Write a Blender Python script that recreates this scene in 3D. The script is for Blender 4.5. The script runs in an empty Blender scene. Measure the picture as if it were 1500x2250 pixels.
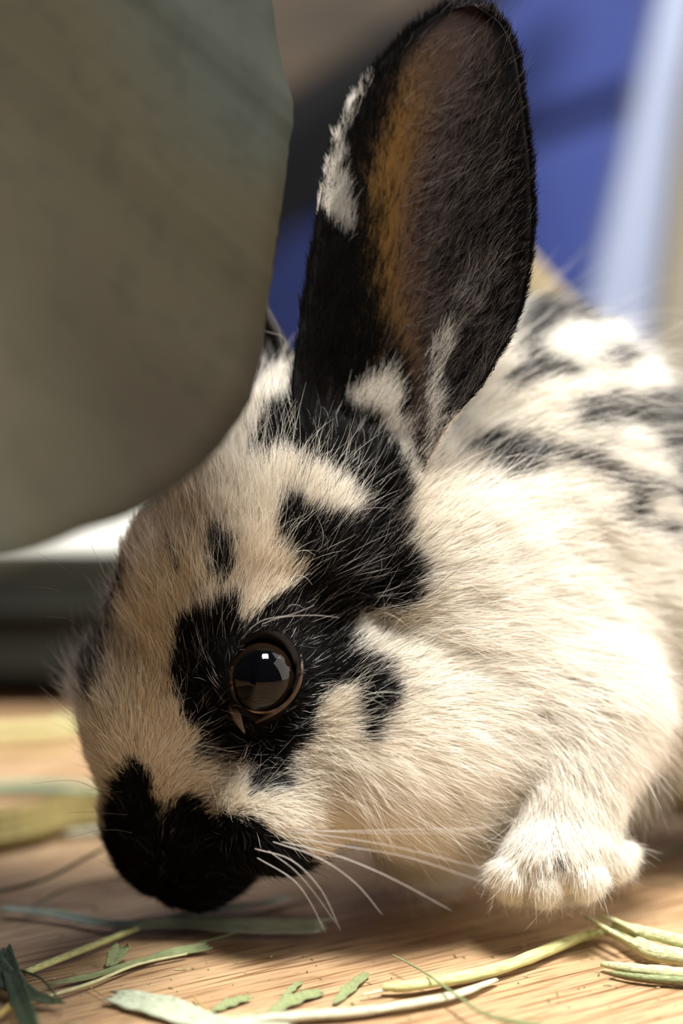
import bpy, math, random
import numpy as np
from mathutils import Vector, Matrix

# ------------------------------------------------------------------ camera
W, H = 1500, 2250
SENSOR_H, LENS = 22.2, 50.0
F = LENS / SENSOR_H * H                 # focal length in photograph pixels
CZ, PITCH = 0.146, 0.147                # camera height (m), downward pitch (rad)
D0 = 0.42                               # distance of the focal plane (m)
UNIT = D0 / F                           # one photograph pixel at the focal plane, in metres
CAM = np.array([0, 0, CZ])
FWD = np.array([0, math.cos(PITCH), -math.sin(PITCH)])
UP = np.array([0, math.sin(PITCH), math.cos(PITCH)])
RT = np.array([1.0, 0, 0])

sc = bpy.context.scene
cam_data = bpy.data.cameras.new('camera')
cam = bpy.data.objects.new('camera', cam_data)
sc.collection.objects.link(cam)
cam.location = CAM
cam.rotation_euler = (math.pi / 2 - PITCH, 0, 0)
cam_data.sensor_fit = 'VERTICAL'
cam_data.sensor_height = SENSOR_H
cam_data.sensor_width = 14.8
cam_data.lens = LENS
cam_data.clip_start = 0.01
cam_data.dof.use_dof = True
cam_data.dof.focus_distance = 0.4225
cam_data.dof.aperture_fstop = 3.0
cam_data.dof.aperture_blades = 0
sc.camera = cam

# ------------------------------------------------------------------ world, lights, exposure
world = bpy.data.worlds.new('world'); sc.world = world; world.use_nodes = True
bg = world.node_tree.nodes['Background']
bg.inputs[0].default_value = (0.62, 0.60, 0.56, 1); bg.inputs[1].default_value = 0.075


def area(name, loc, target, size, size_y, power, color):
    l = bpy.data.lights.new(name, 'AREA'); l.shape = 'RECTANGLE'
    l.size = size; l.size_y = size_y; l.energy = power; l.color = color
    o = bpy.data.objects.new(name, l); sc.collection.objects.link(o)
    o.location = loc
    o.rotation_euler = (Vector(target) - Vector(loc)).to_track_quat('-Z', 'Y').to_euler()
    return o


area('ceiling_lamp_light', (0.10, 0.21, 0.85), (0.05, 0.46, 0.04), 0.22, 0.22, 19.0, (1.0, 0.965, 0.90))
area('fill_light_right', (0.85, 0.38, 0.42), (0.05, 0.46, 0.04), 1.0, 1.0, 10.5, (1.0, 0.94, 0.84))  # soft fill added from the right to brighten cheek and body
area('window_light', (0.15, 0.95, 1.0), (0.06, 0.5, 0.05), 0.4, 0.4, 7.0, (0.88, 0.93, 1.0))
area('background_light', (0.5, 0.45, 0.8), (0.2, 0.95, 0.2), 0.3, 0.3, 1.0, (0.95, 0.95, 1.0))  # area light aimed at the back wall to set its brightness
sc.view_settings.view_transform = 'Standard'
sc.view_settings.look = 'None'
sc.view_settings.gamma = 1
sc.view_settings.use_curve_mapping = False
sc.view_settings.exposure = 0.12
sc.cycles.max_bounces = 7
sc.cycles.use_adaptive_sampling = True
sc.cycles.adaptive_threshold = 0.025
sc.cycles.diffuse_bounces = 6
sc.cycles.transparent_max_bounces = 8
sc.cycles_curves.shape = 'THICK'
sc.cycles_curves.subdivisions = 2

# ------------------------------------------------------------------ helpers
rng = np.random.default_rng(7)
random.seed(5)


def pix(px, py, D):
    """photograph pixel and distance behind the focal plane (in photo pixels) -> world point(s)"""
    px, py, D = np.broadcast_arrays(np.asarray(px, float), np.asarray(py, float), np.asarray(D, float))
    d = D0 + D * UNIT
    x = (px - W / 2) / F; y = -(py - H / 2) / F
    return CAM + d[..., None] * (FWD + x[..., None] * RT + y[..., None] * UP)


def to_pix(P):
    q = P - CAM
    d = q @ FWD
    return np.stack([W / 2 + F * (q @ RT) / d, H / 2 - F * (q @ UP) / d, (d - D0) / UNIT], -1)


def on_floor(px, py, z=0.0):
    px, py, z = np.broadcast_arrays(np.asarray(px, float), np.asarray(py, float), np.asarray(z, float))
    r = FWD + ((px - W / 2) / F)[..., None] * RT - ((py - H / 2) / F)[..., None] * UP
    t = (z - CZ) / r[..., 2]
    return CAM + t[..., None] * r


def mat(name, color=(.5, .5, .5), rough=.6, spec=.3, **kw):
    m = bpy.data.materials.new(name); m.use_nodes = True
    b = m.node_tree.nodes['Principled BSDF']
    b.inputs['Base Color'].default_value = (*color, 1)
    b.inputs['Roughness'].default_value = rough
    b.inputs['Specular IOR Level'].default_value = spec
    for k, v in kw.items():
        b.inputs[k.replace('_', ' ')].default_value = v
    return m


def nodes(m):
    return m.node_tree.nodes, m.node_tree.links, m.node_tree.nodes['Principled BSDF']


def noise_mat(name, stops, scale=(20, 20, 20), noise=4, detail=4, rough=.6, spec=.3, bump=0, coord='Object', rot=(0, 0, 0), distortion=0):
    """base colour from a noise texture through a colour ramp"""
    m = mat(name, rough=rough, spec=spec); N, L, b = nodes(m)
    tc = N.new('ShaderNodeTexCoord'); mp = N.new('ShaderNodeMapping'); tx = N.new('ShaderNodeTexNoise'); cr = N.new('ShaderNodeValToRGB')
    mp.inputs['Scale'].default_value = scale; mp.inputs['Rotation'].default_value = rot
    tx.inputs['Scale'].default_value = noise; tx.inputs['Detail'].default_value = detail; tx.inputs['Distortion'].default_value = distortion
    while len(cr.color_ramp.elements) < len(stops): cr.color_ramp.elements.new(.5)
    for e, (p, c) in zip(cr.color_ramp.elements, stops): e.position = p; e.color = (*c, 1)
    L.new(tc.outputs[coord], mp.inputs[0]); L.new(mp.outputs[0], tx.inputs[0]); L.new(tx.outputs[0], cr.inputs[0]); L.new(cr.outputs[0], b.inputs['Base Color'])
    if bump:
        bp = N.new('ShaderNodeBump'); bp.inputs['Strength'].default_value = bump; bp.inputs['Distance'].default_value = .0003
        L.new(tx.outputs[0], bp.inputs['Height']); L.new(bp.outputs[0], b.inputs['Normal'])
    return m


def mesh_obj(name, verts, faces, m, parent=None, smooth=True):
    me = bpy.data.meshes.new(name)
    me.from_pydata([tuple(v) for v in verts], [], [tuple(f) for f in faces])
    me.update()
    if smooth: me.polygons.foreach_set('use_smooth', [True] * len(me.polygons))
    if m: me.materials.append(m)
    o = bpy.data.objects.new(name, me); sc.collection.objects.link(o)
    if parent: o.parent = parent
    return o


def tag(o, label=None, cat=None, group=None, kind=None):
    if label: o['label'] = label
    if cat: o['category'] = cat
    if group: o['group'] = group
    if kind: o['kind'] = kind
    return o


def empty(name, loc=(0, 0, 0)):
    o = bpy.data.objects.new(name, None); sc.collection.objects.link(o); o.location = loc
    o.empty_display_size = .01
    return o


def recenter(o):
    """move the origin of a mesh object to the centre of its footprint"""
    me = o.data; n = len(me.vertices); a = np.empty(n * 3); me.vertices.foreach_get('co', a); a = a.reshape(-1, 3)
    c = np.array([*(a.min(0) + a.max(0))[:2] / 2, a[:, 2].min()])
    me.vertices.foreach_set('co', (a - c).ravel()); o.location = c; me.update()
    return o


def spline(pts, n):
    """Catmull-Rom through the rows of pts, n samples"""
    p = np.asarray(pts, float)
    if len(p) == 2:
        t = np.linspace(0, 1, n)[:, None]; return p[0] * (1 - t) + p[1] * t
    p = np.vstack([2 * p[0] - p[1], p, 2 * p[-1] - p[-2]])
    u = np.linspace(0, len(p) - 3 - 1e-9, n); i = u.astype(int); t = (u - i)[:, None]
    a, b, c, d = p[i], p[i + 1], p[i + 2], p[i + 3]
    return .5 * (2 * b + (c - a) * t + (2 * a - 5 * b + 4 * c - d) * t ** 2 + (3 * b - a - 3 * c + d) * t ** 3)


def hash3(i, j, k, s=0):
    h = (i.astype(np.int64) * 73856093) ^ (j.astype(np.int64) * 19349663) ^ (k.astype(np.int64) * 83492791) ^ (s * 2654435761)
    h = (h ^ (h >> 13)) * 1274126177 & 0x7fffffff
    h = (h ^ (h >> 15)) * 668265263 & 0x7fffffff
    return ((h ^ (h >> 12)) & 0xffffff) / float(0xffffff)


def vnoise(P, scale, s=0):
    """value noise in -1..1 at points P"""
    q = P / scale; i = np.floor(q).astype(np.int64); f = q - i; f = f * f * (3 - 2 * f); r = 0
    for a in (0, 1):
        for b in (0, 1):
            for c in (0, 1):
                w = (f[:, 0] if a else 1 - f[:, 0]) * (f[:, 1] if b else 1 - f[:, 1]) * (f[:, 2] if c else 1 - f[:, 2])
                r = r + w * hash3(i[:, 0] + a, i[:, 1] + b, i[:, 2] + c, s)
    return r * 2 - 1


def inside(poly, x, y):
    p = np.asarray(poly, float); r = np.zeros(len(x), bool)
    bx = (x >= p[:, 0].min()) & (x <= p[:, 0].max()) & (y >= p[:, 1].min()) & (y <= p[:, 1].max())
    idx = np.nonzero(bx)[0]
    if len(idx) == 0: return r
    X, Y = x[idx], y[idx]; k = np.zeros(len(idx), bool)
    for (x1, y1), (x2, y2) in zip(p, np.roll(p, -1, 0)):
        c = (y1 > Y) != (y2 > Y)
        if y1 != y2: k ^= c & (X < (x2 - x1) * (Y - y1) / (y2 - y1) + x1)
    r[idx] = k
    return r


def tube(path, radii, sides=8, flat=1.0, up=(0, 0, 1)):
    """verts, faces of a tube along a world path; flat squashes it along up"""
    P = np.asarray(path, float); n = len(P); R = np.broadcast_to(radii, (n,))
    T = np.gradient(P, axis=0); T /= np.linalg.norm(T, axis=1)[:, None] + 1e-12
    S = np.cross(T, np.asarray(up, float)); S /= np.linalg.norm(S, axis=1)[:, None] + 1e-12; U = np.cross(S, T)
    a = np.arange(sides) / sides * 2 * np.pi
    V = P[:, None] + R[:, None, None] * (np.cos(a)[None, :, None] * S[:, None] + flat * np.sin(a)[None, :, None] * U[:, None])
    V = V.reshape(-1, 3); Fc = []
    for i in range(n - 1):
        for j in range(sides):
            k = (j + 1) % sides
            Fc.append((i * sides + j, i * sides + k, (i + 1) * sides + k, (i + 1) * sides + j))
    Fc.append(tuple(range(sides))[::-1]); Fc.append(tuple((n - 1) * sides + j for j in range(sides)))
    return V, Fc


def hair_object(name, P, radius, m, parent, colour=None):
    """P: (N, K, 3) world points -> one hair-curves object"""
    N, K, _ = P.shape
    hc = bpy.data.hair_curves.new(name)
    hc.add_curves([K] * N)
    hc.attributes['position'].data.foreach_set('vector', P.astype(np.float32).ravel())
    ra = hc.attributes.new('radius', 'FLOAT', 'POINT'); ra.data.foreach_set('value', np.broadcast_to(radius, (N, K)).astype(np.float32).ravel())
    if colour is not None:
        c4 = np.concatenate([colour, np.ones(colour.shape[:-1] + (1,))], -1).astype(np.float32)
        ca = hc.attributes.new('fur_colour', 'FLOAT_COLOR', 'POINT' if colour.ndim == 3 else 'CURVE'); ca.data.foreach_set('color', c4.ravel())
    hc.materials.append(m)
    o = bpy.data.objects.new(name, hc); sc.collection.objects.link(o)
    if parent: o.parent = parent
    return o


def box(name, c0, ax, ay, az, m, parent=None, bevel=0):
    """box from corner c0 along three edge vectors"""
    c0, ax, ay, az = (np.asarray(v, float) for v in (c0, ax, ay, az))
    V = [c0 + i * ax + j * ay + k * az for k in (0, 1) for j in (0, 1) for i in (0, 1)]
    Fc = [(0, 2, 3, 1), (4, 5, 7, 6), (0, 1, 5, 4), (2, 6, 7, 3), (0, 4, 6, 2), (1, 3, 7, 5)]
    o = mesh_obj(name, V, Fc, m, parent, smooth=False)
    if bevel:
        b = o.modifiers.new('bevel', 'BEVEL'); b.width = bevel; b.segments = 3
    return o


# ------------------------------------------------------------------ setting: floor and wall
g0, g1 = on_floor(600, 2170), on_floor(1150, 2045)
GRAIN = math.atan2(*(g1 - g0)[[1, 0]])


def floor_material():
    m = mat('oak_laminate', rough=.55, spec=.18); N, L, b = nodes(m)
    tc = N.new('ShaderNodeTexCoord'); rot = N.new('ShaderNodeMapping'); rot.inputs['Rotation'].default_value = (0, 0, -GRAIN)
    L.new(tc.outputs['Object'], rot.inputs[0])

    def tex(scale, nscale, detail, dist=0, rough=.5):
        mp = N.new('ShaderNodeMapping'); mp.inputs['Scale'].default_value = scale; L.new(rot.outputs[0], mp.inputs[0])
        t = N.new('ShaderNodeTexNoise'); t.inputs['Scale'].default_value = nscale; t.inputs['Detail'].default_value = detail
        t.inputs['Distortion'].default_value = dist; t.inputs['Roughness'].default_value = rough
        L.new(mp.outputs[0], t.inputs[0]); return t

    def ramp(t, stops):
        r = N.new('ShaderNodeValToRGB')
        while len(r.color_ramp.elements) < len(stops): r.color_ramp.elements.new(.5)
        for e, (p, c) in zip(r.color_ramp.elements, stops): e.position = p; e.color = (*c, 1)
        L.new(t.outputs[0], r.inputs[0]); return r

    def mul(a, bb, f=1.0):
        x = N.new('ShaderNodeMix'); x.data_type = 'RGBA'; x.blend_type = 'MULTIPLY'; x.inputs[0].default_value = f
        L.new(a, x.inputs[6]); L.new(bb, x.inputs[7]); return x.outputs[2]
    base = ramp(tex((1, 8, 1), 9, 3, .4), [(.25, (.34, .215, .118)), (.5, (.43, .290, .168)), (.75, (.51, .36, .218))])
    streak = ramp(tex((4, 90, 1), 11, 3, .3), [(.36, (.46, .35, .27)), (.50, (1, 1, 1)), (.7, (1.12, 1.10, 1.05))])
    pores = ramp(tex((9, 260, 1), 14, 2, .1), [(.30, (.42, .30, .22)), (.40, (1, 1, 1))])
    c = mul(mul(base.outputs[0], streak.outputs[0]), pores.outputs[0], .85)
    L.new(c, b.inputs['Base Color'])
    bp = N.new('ShaderNodeBump'); bp.inputs['Strength'].default_value = .5; bp.inputs['Distance'].default_value = .0001
    L.new(pores.outputs[0], bp.inputs['Height']); L.new(bp.outputs[0], b.inputs['Normal'])
    return m


floor = box('floor', (-1.2, -.6, -.02), (2.6, 0, 0), (0, 2.2, 0), (0, 0, .02), floor_material())
tag(floor, 'pale oak wood-grain floor board under the rabbit and hay', kind='structure')

blue = noise_mat('blue_wall_paint', [(.35, (.018, .034, .16)), (.65, (.028, .049, .21))], (1, 1, 1), 5, rough=.5)
dark_joint = mat('dark_joint_paint', (.012, .018, .07), .9)  # darker blue seen in the gaps between boards
wall = box('wall_back', (-.8, 1.02, 0), (2.4, 0, 0), (0, .02, 0), (0, 0, 1.2), dark_joint)
tag(wall, 'blue painted back wall of wide sloping boards', kind='structure')
# sloping blue boards, each its own piece, set proud of the joint
dep = (.98 - D0) / UNIT
ja, jb = pix(1170, 292, dep), pix(1410, 203, dep)
sl = (jb - ja); sl[1] = 0; sl /= np.linalg.norm(sl); nrm = np.array([-sl[2], 0, sl[0]])
base_pt = np.array([ja[0], 1.0, ja[2]])
jw, bw = .010, .15
for k in range(-4, 4):
    c0 = base_pt - sl * 1.0 + nrm * (k * bw + jw / 2)
    box('board', c0, sl * 2.2, (0, .02, 0), nrm * (bw - jw), blue, wall, .002)

# ------------------------------------------------------------------ things in the background
def slab(name, corners, thick, m, parent=None):
    """thick board from four (px, py, distance in m) corners, thickness away from the camera"""
    c = [pix(a, b, (d - D0) / UNIT) for a, b, d in corners]
    n = np.cross(c[1] - c[0], c[3] - c[0]); n /= np.linalg.norm(n)
    if n @ FWD < 0: n = -n
    V = c + [p + n * thick for p in c]
    o = mesh_obj(name, V, [(0, 1, 2, 3), (7, 6, 5, 4), (0, 4, 5, 1), (1, 5, 6, 2), (2, 6, 7, 3), (3, 7, 4, 0)], m, parent, smooth=False)
    b = o.modifiers.new('bevel', 'BEVEL'); b.width = .0015; b.segments = 3
    return o


brown = noise_mat('brown_board', [(.3, (.018, .013, .008)), (.7, (.044, .031, .020))], (3, 30, 30), 4, rough=.7)
shade_black = mat('shade_black', (.006, .007, .010), .8)  # flat black that paints in shade under the beam and the tray
beam = slab('wooden_beam', [(-1200, 1362, .74), (-1180, 945, .74), (1250, -560, .80), (1250, -190, .80)], .03, brown)
tag(beam, 'brown wooden board slanting across the top behind the ear', 'board')
bb = slab('shade_board', [(0, 1214, .88), (0, 540, .88), (1300, -300, .90), (1250, -150, .90)], .02, shade_black)  # black slab added as the shade beneath the beam
tag(bb, 'added black board painting the shade below the brown one behind the ear', 'board')
white_post = noise_mat('pale_paint', [(.3, (.24, .28, .40)), (.7, (.30, .345, .49))], (1, 1, 1), 6, rough=.5)
p1 = slab('post', [(1150, 1346, .76), (1462, -60, .76), (1700, -60, .76), (1395, 1346, .76)], .03, white_post)
tag(p1, 'pale bluish white post leaning right in front of the blue boards', 'post')
p2 = slab('post', [(1355, 1420, .70), (1545, -60, .72), (1900, -60, .72), (1860, 1420, .70)], .02,
          noise_mat('beige_paint', [(.3, (.13, .115, .085)), (.7, (.19, .17, .13))], (1, 1, 1), 6, rough=.6))
tag(p2, 'grey-beige upright panel at the right edge, partly over the pale post', 'panel')
p3 = slab('block', [(1040, 1629, .58), (1060, 430, .58), (1330, 735, .58), (1420, 1629, .58)], .01,
          noise_mat('tan_card', [(.3, (.22, .17, .09)), (.7, (.30, .24, .13))], (1, 1, 1), 9, rough=.8))
p3.name = 'cardboard_flap'
tag(p3, 'tan cardboard corner showing behind the rabbit back', 'cardboard')

tray_m = noise_mat('grey_tray_metal', [(.3, (.016, .017, .014)), (.7, (.024, .0245, .020))], (1, 1, 1), 20, rough=.8, spec=.08)
tray = empty('tray', (-.07, .70, 0))


def world_box(name, x0, x1, y0, y1, z0, z1, m, root, bevel=.0015):
    l = np.array(root.location)
    return box(name, np.array([x0, y0, z0]) - l, (x1 - x0, 0, 0), (0, y1 - y0, 0), (0, 0, z1 - z0), m, root, bevel)


world_box('tray_base', -.185, .045, .632, .81, 0.0, .012, shade_black, tray)  # recessed base, coloured black as the shade under the tray
world_box('tray_wall', -.20, .06, .612, .620, .010, .044, tray_m, tray)
world_box('tray_wall', -.20, .06, .815, .823, .010, .044, tray_m, tray)
world_box('tray_wall', -.20, -.192, .612, .823, .010, .044, tray_m, tray)
world_box('tray_wall', .052, .06, .612, .823, .010, .044, tray_m, tray)
world_box('tray_ridge', -.20, .06, .6085, .613, .0275, .0305, tray_m, tray, .001)
world_box('paper_liner', -.191, .050, .622, .812, .012, .047, mat('white_paper', (.80, .80, .74), .8), tray, .003)
tag(tray, 'low dark grey tray with a white liner behind the nose', 'tray')

# ------------------------------------------------------------------ grey metal sheet in front of the forehead
rim = spline([(610, -420, -60), (585, -150, -90), (600, 60, -105), (640, 235, -120), (632, 330, -130), (612, 480, -160), (592, 620, -195), (572, 760, -240),
              (545, 880, -330), (480, 985, -480), (400, 1062, -650), (300, 1128, -870), (190, 1172, -1110), (80, 1222, -1330),
              (-60, 1262, -1560), (-260, 1310, -1750), (-420, 1400, -1830), (-470, 1800, -1850), (-480, 2400, -1860), (-480, 3010, -1860)], 160)
jit = np.cumsum(rng.normal(0, 1.0, len(rim))); jit -= np.convolve(jit, np.ones(15) / 15, 'same')
rim[:, 0] += jit * 1.3
V = []; nb = 30
for k in range(nb):
    t = k / (nb - 1)
    q = rim.copy(); wob = (1 - (1 - t) ** 1.5)
    q[:, 0] -= 1500 * t; q[:, 1] = rim[:, 1] - 1300 * t * np.clip((3000 - rim[:, 1]) / 2000, 0, 1); q[:, 2] -= 60 * np.sin(t * 3) + 250 * wob
    q[:, 2] = np.maximum(q[:, 2], -3000)
    V.append(pix(q[:, 0], q[:, 1], q[:, 2]))
V = np.concatenate(V); nr = len(rim)
Fc = [(k * nr + i, k * nr + i + 1, (k + 1) * nr + i + 1, (k + 1) * nr + i) for k in range(nb - 1) for i in range(nr - 1)]
V[:, 2] = np.maximum(V[:, 2], 0.0005)
gal = mat('dull_galvanised_metal', rough=.8, spec=.12, Metallic=.0); N, L, b = nodes(gal)
tc = N.new('ShaderNodeTexCoord')
n1 = N.new('ShaderNodeTexNoise'); n1.inputs['Scale'].default_value = 8.0; n1.inputs['Roughness'].default_value = .35; n1.inputs['Detail'].default_value = 3
n2 = N.new('ShaderNodeTexNoise'); n2.inputs['Scale'].default_value = 160; n2.inputs['Detail'].default_value = 5
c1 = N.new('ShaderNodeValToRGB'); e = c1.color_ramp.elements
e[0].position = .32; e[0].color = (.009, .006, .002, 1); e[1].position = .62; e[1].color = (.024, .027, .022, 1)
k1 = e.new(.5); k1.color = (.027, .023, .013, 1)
c2 = N.new('ShaderNodeValToRGB'); e = c2.color_ramp.elements
e[0].position = .34; e[0].color = (.55, .56, .54, 1); e[1].position = .5; e[1].color = (1, 1, 1, 1)
mx = N.new('ShaderNodeMix'); mx.data_type = 'RGBA'; mx.blend_type = 'MULTIPLY'; mx.inputs[0].default_value = .35
L.new(tc.outputs['Object'], n1.inputs[0]); L.new(tc.outputs['Object'], n2.inputs[0]); L.new(n1.outputs[0], c1.inputs[0]); L.new(n2.outputs[0], c2.inputs[0])
L.new(c1.outputs[0], mx.inputs[6]); L.new(c2.outputs[0], mx.inputs[7]); L.new(mx.outputs[2], b.inputs['Base Color'])
sheet = mesh_obj('metal_sheet', V, Fc, gal)
so = sheet.modifiers.new('thickness', 'SOLIDIFY'); so.thickness = .0012; so.offset = 0
tag(sheet, 'big dull grey curved metal sheet covering the top left, in front of forehead', 'metal sheet')

# ------------------------------------------------------------------ the rabbit: body surface
# head frame in (photo x, photo y down, depth) units: L towards the near side, Nn towards the nose, Uu out of the forehead
hl = np.array([.70, .32, -.64]); hn = np.array([-.32, .94, .12]); hn -= hl * (hn @ hl) / (hl @ hl); hl /= np.linalg.norm(hl); hn /= np.linalg.norm(hn)
hu = np.cross(hn, hl); hu = hu if hu[2] < 0 else -hu
EYE = np.array([576., 1487., 62.]); ER = 88.
HO = np.array([576., 1487., 0.]) - 232 * hl


def head(l, n, u): return HO + l * hl + n * hn + u * hu


G = 11.0
lo = np.array([-60., 420., -340.]); hi = np.array([2650., 2150., 1700.])
shape = np.ceil((hi - lo) / G).astype(int)
sdf = np.full(shape, 260., np.float32)
HB = np.stack([hl, hn, hu]); I3 = np.eye(3)


def region(c, R):
    a = np.maximum(((c - R - lo) / G).astype(int), 0); b = np.minimum(((c + R - lo) / G).astype(int) + 2, shape)
    ax = [lo[i] + G * np.arange(a[i], b[i], dtype=np.float32) for i in range(3)]
    return tuple(slice(a[i], b[i]) for i in range(3)), ax


def blend(sl_, d, k, sub=False):
    a = sdf[sl_]
    if sub:
        d = -d; h = np.clip(.5 - .5 * (a - d) / k, 0, 1); sdf[sl_] = a * (1 - h) + d * h + k * h * (1 - h)
    else:
        h = np.clip(.5 + .5 * (a - d) / k, 0, 1); sdf[sl_] = a * (1 - h) + d * h - k * h * (1 - h)


def ell(c, r, k=60, B=I3, sub=False):
    c = np.asarray(c, float); r = np.asarray(r, float)
    sl_, ax = region(c, r.max() + 1.6 * k + 40)
    X, Y, Z = (ax[0][:, None, None] - c[0]), (ax[1][None, :, None] - c[1]), (ax[2][None, None, :] - c[2])
    k0 = 0; k1 = 0
    for i in range(3):
        q = (X * B[i, 0] + Y * B[i, 1] + Z * B[i, 2]); k0 = k0 + (q / r[i]) ** 2; k1 = k1 + (q / r[i] ** 2) ** 2
    k0 = np.sqrt(k0); d = k0 * (k0 - 1) / np.maximum(np.sqrt(k1), 1e-6)
    blend(sl_, d.astype(np.float32), k, sub)


def cone(a, b, ra, rb, k=50):
    a = np.asarray(a, float); b = np.asarray(b, float); c = (a + b) / 2
    sl_, ax = region(c, np.linalg.norm(a - b) / 2 + max(ra, rb) + 1.6 * k + 30)
    X, Y, Z = ax[0][:, None, None], ax[1][None, :, None], ax[2][None, None, :]
    ab = b - a; t = np.clip(((X - a[0]) * ab[0] + (Y - a[1]) * ab[1] + (Z - a[2]) * ab[2]) / (ab @ ab), 0, 1)
    d = np.sqrt((X - a[0] - t * ab[0]) ** 2 + (Y - a[1] - t * ab[1]) ** 2 + (Z - a[2] - t * ab[2]) ** 2) - (ra + (rb - ra) * t)
    blend(sl_, d.astype(np.float32), k)


# torso
ell((1130, 1170, 640), (350, 450, 380), 120)
ell((1500, 1290, 850), (480, 370, 400), 120)
ell((1980, 1370, 1000), (430, 430, 400), 150)
ell((1030, 1480, 420), (300, 270, 270), 120)
ell((930, 1230, 330), (250, 270, 230), 120)
# near foreleg and paw with toes
cone((1255, 1560, 330), (1235, 1830, 225), 150, 105, 80)
ell((1215, 1885, 205), (100, 78, 125), 50)
for tx, ty, td, tr in ((1135, 1915, 165, 42), (1203, 1925, 145, 43), (1275, 1912, 160, 43), (1340, 1880, 235, 36)):
    ell((tx, ty, td), (tr, tr, tr * 1.6), 10)
# far foreleg, hind feet
cone((980, 1560, 560), (950, 1800, 540), 110, 70, 60); ell((930, 1830, 520), (80, 60, 130), 40)
cone((1500, 1520, 1000), (1402, 1690, 960), 120, 52, 60); ell((1404, 1745, 930), (44, 56, 60), 30)
ell((1880, 1880, 700), (260, 70, 100), 40); cone((1900, 1700, 850), (1950, 1860, 750), 150, 60, 60)
ell((2400, 1430, 1050), (110, 110, 110), 50)
# head
ell(head(0, -250, -185), (225, 330, 215), 60, HB)
ell(head(-50, -130, -80), (195, 280, 165), 60, HB)
ell(head(0, 60, -110), (195, 330, 170), 70, HB)
ell(head(5, 320, -110), (125, 210, 125), 70, HB)
ell(head(0, 395, -130), (130, 120, 125), 50, HB)
ell(head(35, 445, -190), (120, 122, 140), 50, HB)
for s in (-1, 1):
    ell(head(s * 74 + 24, 385, -185), (84, 118, 120), 40, HB)
    ell(head(s * 140, 60, -250), (120, 230, 170), 70, HB)
    ell(head(s * 155, -20 + (110 if s < 0 else 0), -65), (75, 140, 80), 70, HB)
    ell(head(s * 130, -455, -290), (115, 120, 115), 60, HB)
ell(head(0, 250, -260), (95, 210, 90), 60, HB)
ell(head(0, 120, -360), (150, 260, 130), 90, HB)
# near cheek and jaw
ell((600, 1800, 130), (110, 110, 125), 90)
ell((800, 1620, 185), (250, 205, 190), 90)
ell((960, 1600, 320), (230, 225, 200), 100)
# eye bulge and socket (near and far)
ell(EYE, (ER + 14,) * 3, 34)
ell(EYE, (ER - 1,) * 3, 6, sub=True)
ell(EYE + (2, -2, -70), (68, 92, 75), 10, sub=True)
FEYE = EYE - 2 * 209 * hl + np.array([2., 150., 20.])
ell(FEYE, (ER + 6,) * 3, 40)
ell((292, 1592, 190), (90, 150, 110), 70)
# nostril slit
ell(head(0, 505, -150), (14, 40, 40), 12, HB, True)

import openvdb
vdb_grid = openvdb.FloatGrid(260.0)
vdb_grid.copyFromArray(sdf)
pts, quads = vdb_grid.convertToQuads(0.0)
pts = np.asarray(pts, float) * G + lo
Vw = pix(pts[:, 0], pts[:, 1], pts[:, 2])
Vw[:, 2] = np.maximum(Vw[:, 2], .0008)
rabbit = empty('rabbit', (.06, .47, 0)); RO = np.array(rabbit.location)
tag(rabbit, 'young black and white spotted rabbit crouching with its nose to the floor', 'rabbit')


def fur_colour_lookup_material(name, rough, spec):
    m = mat(name, rough=rough, spec=spec); N, L, b = nodes(m)
    a = N.new('ShaderNodeAttribute'); a.attribute_name = 'fur_colour'; L.new(a.outputs['Color'], b.inputs['Base Color'])
    return m


skin_m = fur_colour_lookup_material('undercoat', .9, .05)
fur_m = fur_colour_lookup_material('fur_strands', .6, .06)
N, L, b = nodes(fur_m)
tr = N.new('ShaderNodeBsdfTranslucent'); ms = N.new('ShaderNodeMixShader'); ms.inputs[0].default_value = .3
at = [n for n in N if n.type == 'ATTRIBUTE'][0]
L.new(at.outputs['Color'], tr.inputs['Color']); L.new(b.outputs[0], ms.inputs[1]); L.new(tr.outputs[0], ms.inputs[2]); L.new(ms.outputs[0], N['Material Output'].inputs['Surface'])
body = mesh_obj('body', Vw - RO, np.asarray(quads), skin_m, rabbit)
me = body.data
import bmesh
bmx = bmesh.new(); bmx.from_mesh(me); bmesh.ops.recalc_face_normals(bmx, faces=bmx.faces); bmx.to_mesh(me); bmx.free()
me.update()

# ---- coat pattern: marks on the coat, plus painted toe-gap shade (outlines in photograph pixels as seen from the front of the rabbit)
def c3(*p): return [(150 + .5333 * x, 1200 + .5333 * y) for x, y in p]
def c4(*p): return [(500 + .4667 * x, 700 + .4667 * y) for x, y in p]


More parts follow.
